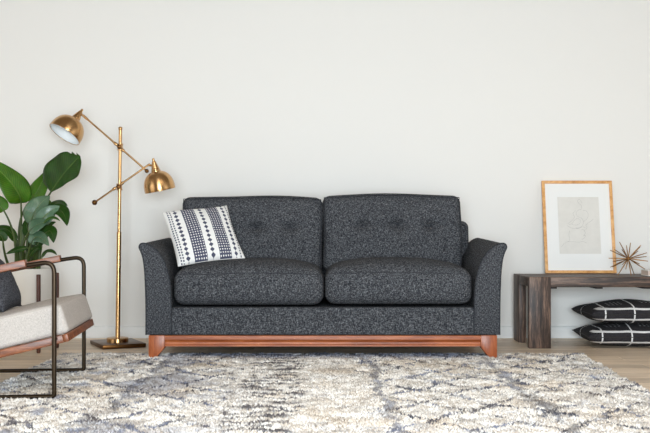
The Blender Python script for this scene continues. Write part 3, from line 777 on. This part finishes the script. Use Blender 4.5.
for pts in ([(74, 288), (84, 272), (104, 262), (122, 262), (150, 264), (172, 262), (190, 268)],
            [(186, 186), (192, 198), (186, 206), (178, 212), (186, 222), (178, 230), (184, 236), (178, 246), (166, 252)],
            [(112, 212), (108, 232), (112, 252), (104, 262)], [(164, 210), (172, 206), (182, 210)], [(160, 198), (172, 194), (184, 198)],
            [(102, 188), (116, 198), (140, 202), (160, 198), (172, 186), (176, 170), (166, 154), (150, 146), (142, 132), (152, 118), (166, 112), (166, 96), (154, 84), (150, 72), (160, 68), (170, 84)],
            [(120, 182), (140, 186), (158, 178), (160, 162), (148, 156), (134, 164), (124, 178), (108, 184)], [(140, 120), (128, 132), (134, 150), (122, 166), (104, 180)],
            [(186, 186), (198, 176), (210, 168), (222, 158)], [(176, 170), (190, 160), (198, 140), (190, 122), (176, 118)]):
    ribbon('drawn_line', pts, .0013, pr_o)
for pts in ([(175, 236), (180, 233), (184, 236)], [(140, 199), (152, 200), (164, 196)]): ribbon('drawn_line', pts, .0024, pr_o)

# ------------------------------------------------------------------ starburst ornament
sc = W(628.3, 258.6, 6.2)
star = empty('starburst_ornament', 'gold metal starburst ornament with radiating spikes on the bench', 'ornament', (sc.x, sc.y, BT))
C0 = Vector((0, 0, sc.z-BT))
lathe('core', sphere_prof(.013), M_spike, star, 16, Matrix.Translation(C0))
tips = [(619.5, 242, -.03), (630.5, 242.8, .02), (640.8, 245.2, -.02), (646.8, 252.8, .04), (648, 261.2, -.03), (645, 269.2, -.05), (631.2, 275.6, -.03), (617.8, 275.4, .02), (610.3, 267.2, -.05), (608.6, 258.2, .03), (610.2, 250.2, -.05), (614.5, 249.5, .07), (626.5, 245.5, .10), (640, 247, .08), (646.5, 256.5, .08), (612.5, 267, .09), (625.8, 269.2, -.105), (634.4, 275.0, .075), (613, 261.5, -.095), (622, 249.5, -.10), (638, 251, -.095), (639.5, 264, -.10), (622.5, 264.5, .12), (634, 262, .12)]
for px, py, dy in tips:
    p = W(px, py, 6.2+dy)-Vector((sc.x, sc.y, BT)); p.z = max(p.z, .0022)
    tube('spike', [C0, C0.lerp(p, .5), p], [.0022, .0034, .0024], M_spike, star, 7)

# ------------------------------------------------------------------ white book at the bench's right
bk_ = empty('book', 'white covered book lying on the bench beside the starburst ornament', 'book', (2.13, bf+.19, BT+.0003))
box('cover', (-.095, -.07, 0), (.095, .07, .004), M_white, bk_, .001)
box('cover', (-.095, -.07, .032), (.095, .07, .036), M_white, bk_, .001)
box('pages', (-.092, -.066, .0042), (.090, .066, .0318), M_pages, bk_, 0)
box('spine', (.0905, -.07, .0042), (.095, .07, .0318), M_white, bk_, 0)

# ------------------------------------------------------------------ black cushions under the bench
M_mud = mat('black_mudcloth', (30, 29, 33), .9); q = N(M_mud)
tc = q.n('ShaderNodeTexCoord'); sp = q.n('ShaderNodeSeparateXYZ'); q.l(tc.outputs['Object'], sp.inputs[0])
wob = q.math('MULTIPLY', q.math('SUBTRACT', q.noise(tc.outputs['Object'], 9, 2), .5), .022)
X = q.math('ADD', sp.outputs[0], wob); Y = q.math('ADD', sp.outputs[1], wob)
def near(v, c, wd): return q.math('LESS_THAN', q.math('ABSOLUTE', q.math('SUBTRACT', v, c)), wd)
tot = None
for c in (.06,): addm(near(Y, c, .0042))
addm(q.math('MULTIPLY', near(q.math('ADD', q.math('ABSOLUTE', sp.outputs[2]), q.math('MULTIPLY', wob, .4)), .033, .0055), q.math('LESS_THAN', sp.outputs[1], -.15)))
for c in (-.225, -.045, .17): addm(near(X, c, .0045))
inb = None
for c in (-.135, .065):
    z_ = q.math('MULTIPLY', near(sp.outputs[0], c, .052), near(sp.outputs[1], -.10, .055)); inb = z_ if inb is None else q.math('MAXIMUM', inb, z_)
dots = q.math('MULTIPLY', q.math('GREATER_THAN', q.math('SINE', q.math('MULTIPLY', X, 2*PI/.026)), .25), q.math('GREATER_THAN', q.math('SINE', q.math('MULTIPLY', Y, 2*PI/.034)), .2))
base = q.ramp(q.noise(tc.outputs['Object'], 90, 3), [(.3, (24, 23, 27)), (.7, (44, 42, 47))])
c = q.mix(q.math('MULTIPLY', q.math('MULTIPLY', dots, inb), .55), base, (190, 192, 196)); q.color(q.mix(tot, c, (222, 222, 222)))
q.bump(q.noise(tc.outputs['Object'], 300, 2), .3, .002)
for i, (zc, dx, lab, seed) in enumerate(((.0715, 0, 'black cushion with white lines lying on the floor, lower of the two', 3), (.213, .004, 'black cushion with white lines stacked on top of another cushion', 8))):
    vs_, fs, rim = pillow_verts(.312, .235, .0725, 26, .05, seed, .36)
    o = mesh('floor_cushion', vs_, fs, M_mud); tag(o, lab, 'cushion', 'black cushions under the bench')
    o.location = (1.94+dx, 6.215-CAMD, zc); o.rotation_euler = (0, 0, math.radians(-2+i*3))
    tube('seam', rim, .0025, M_black, o, 6, True)
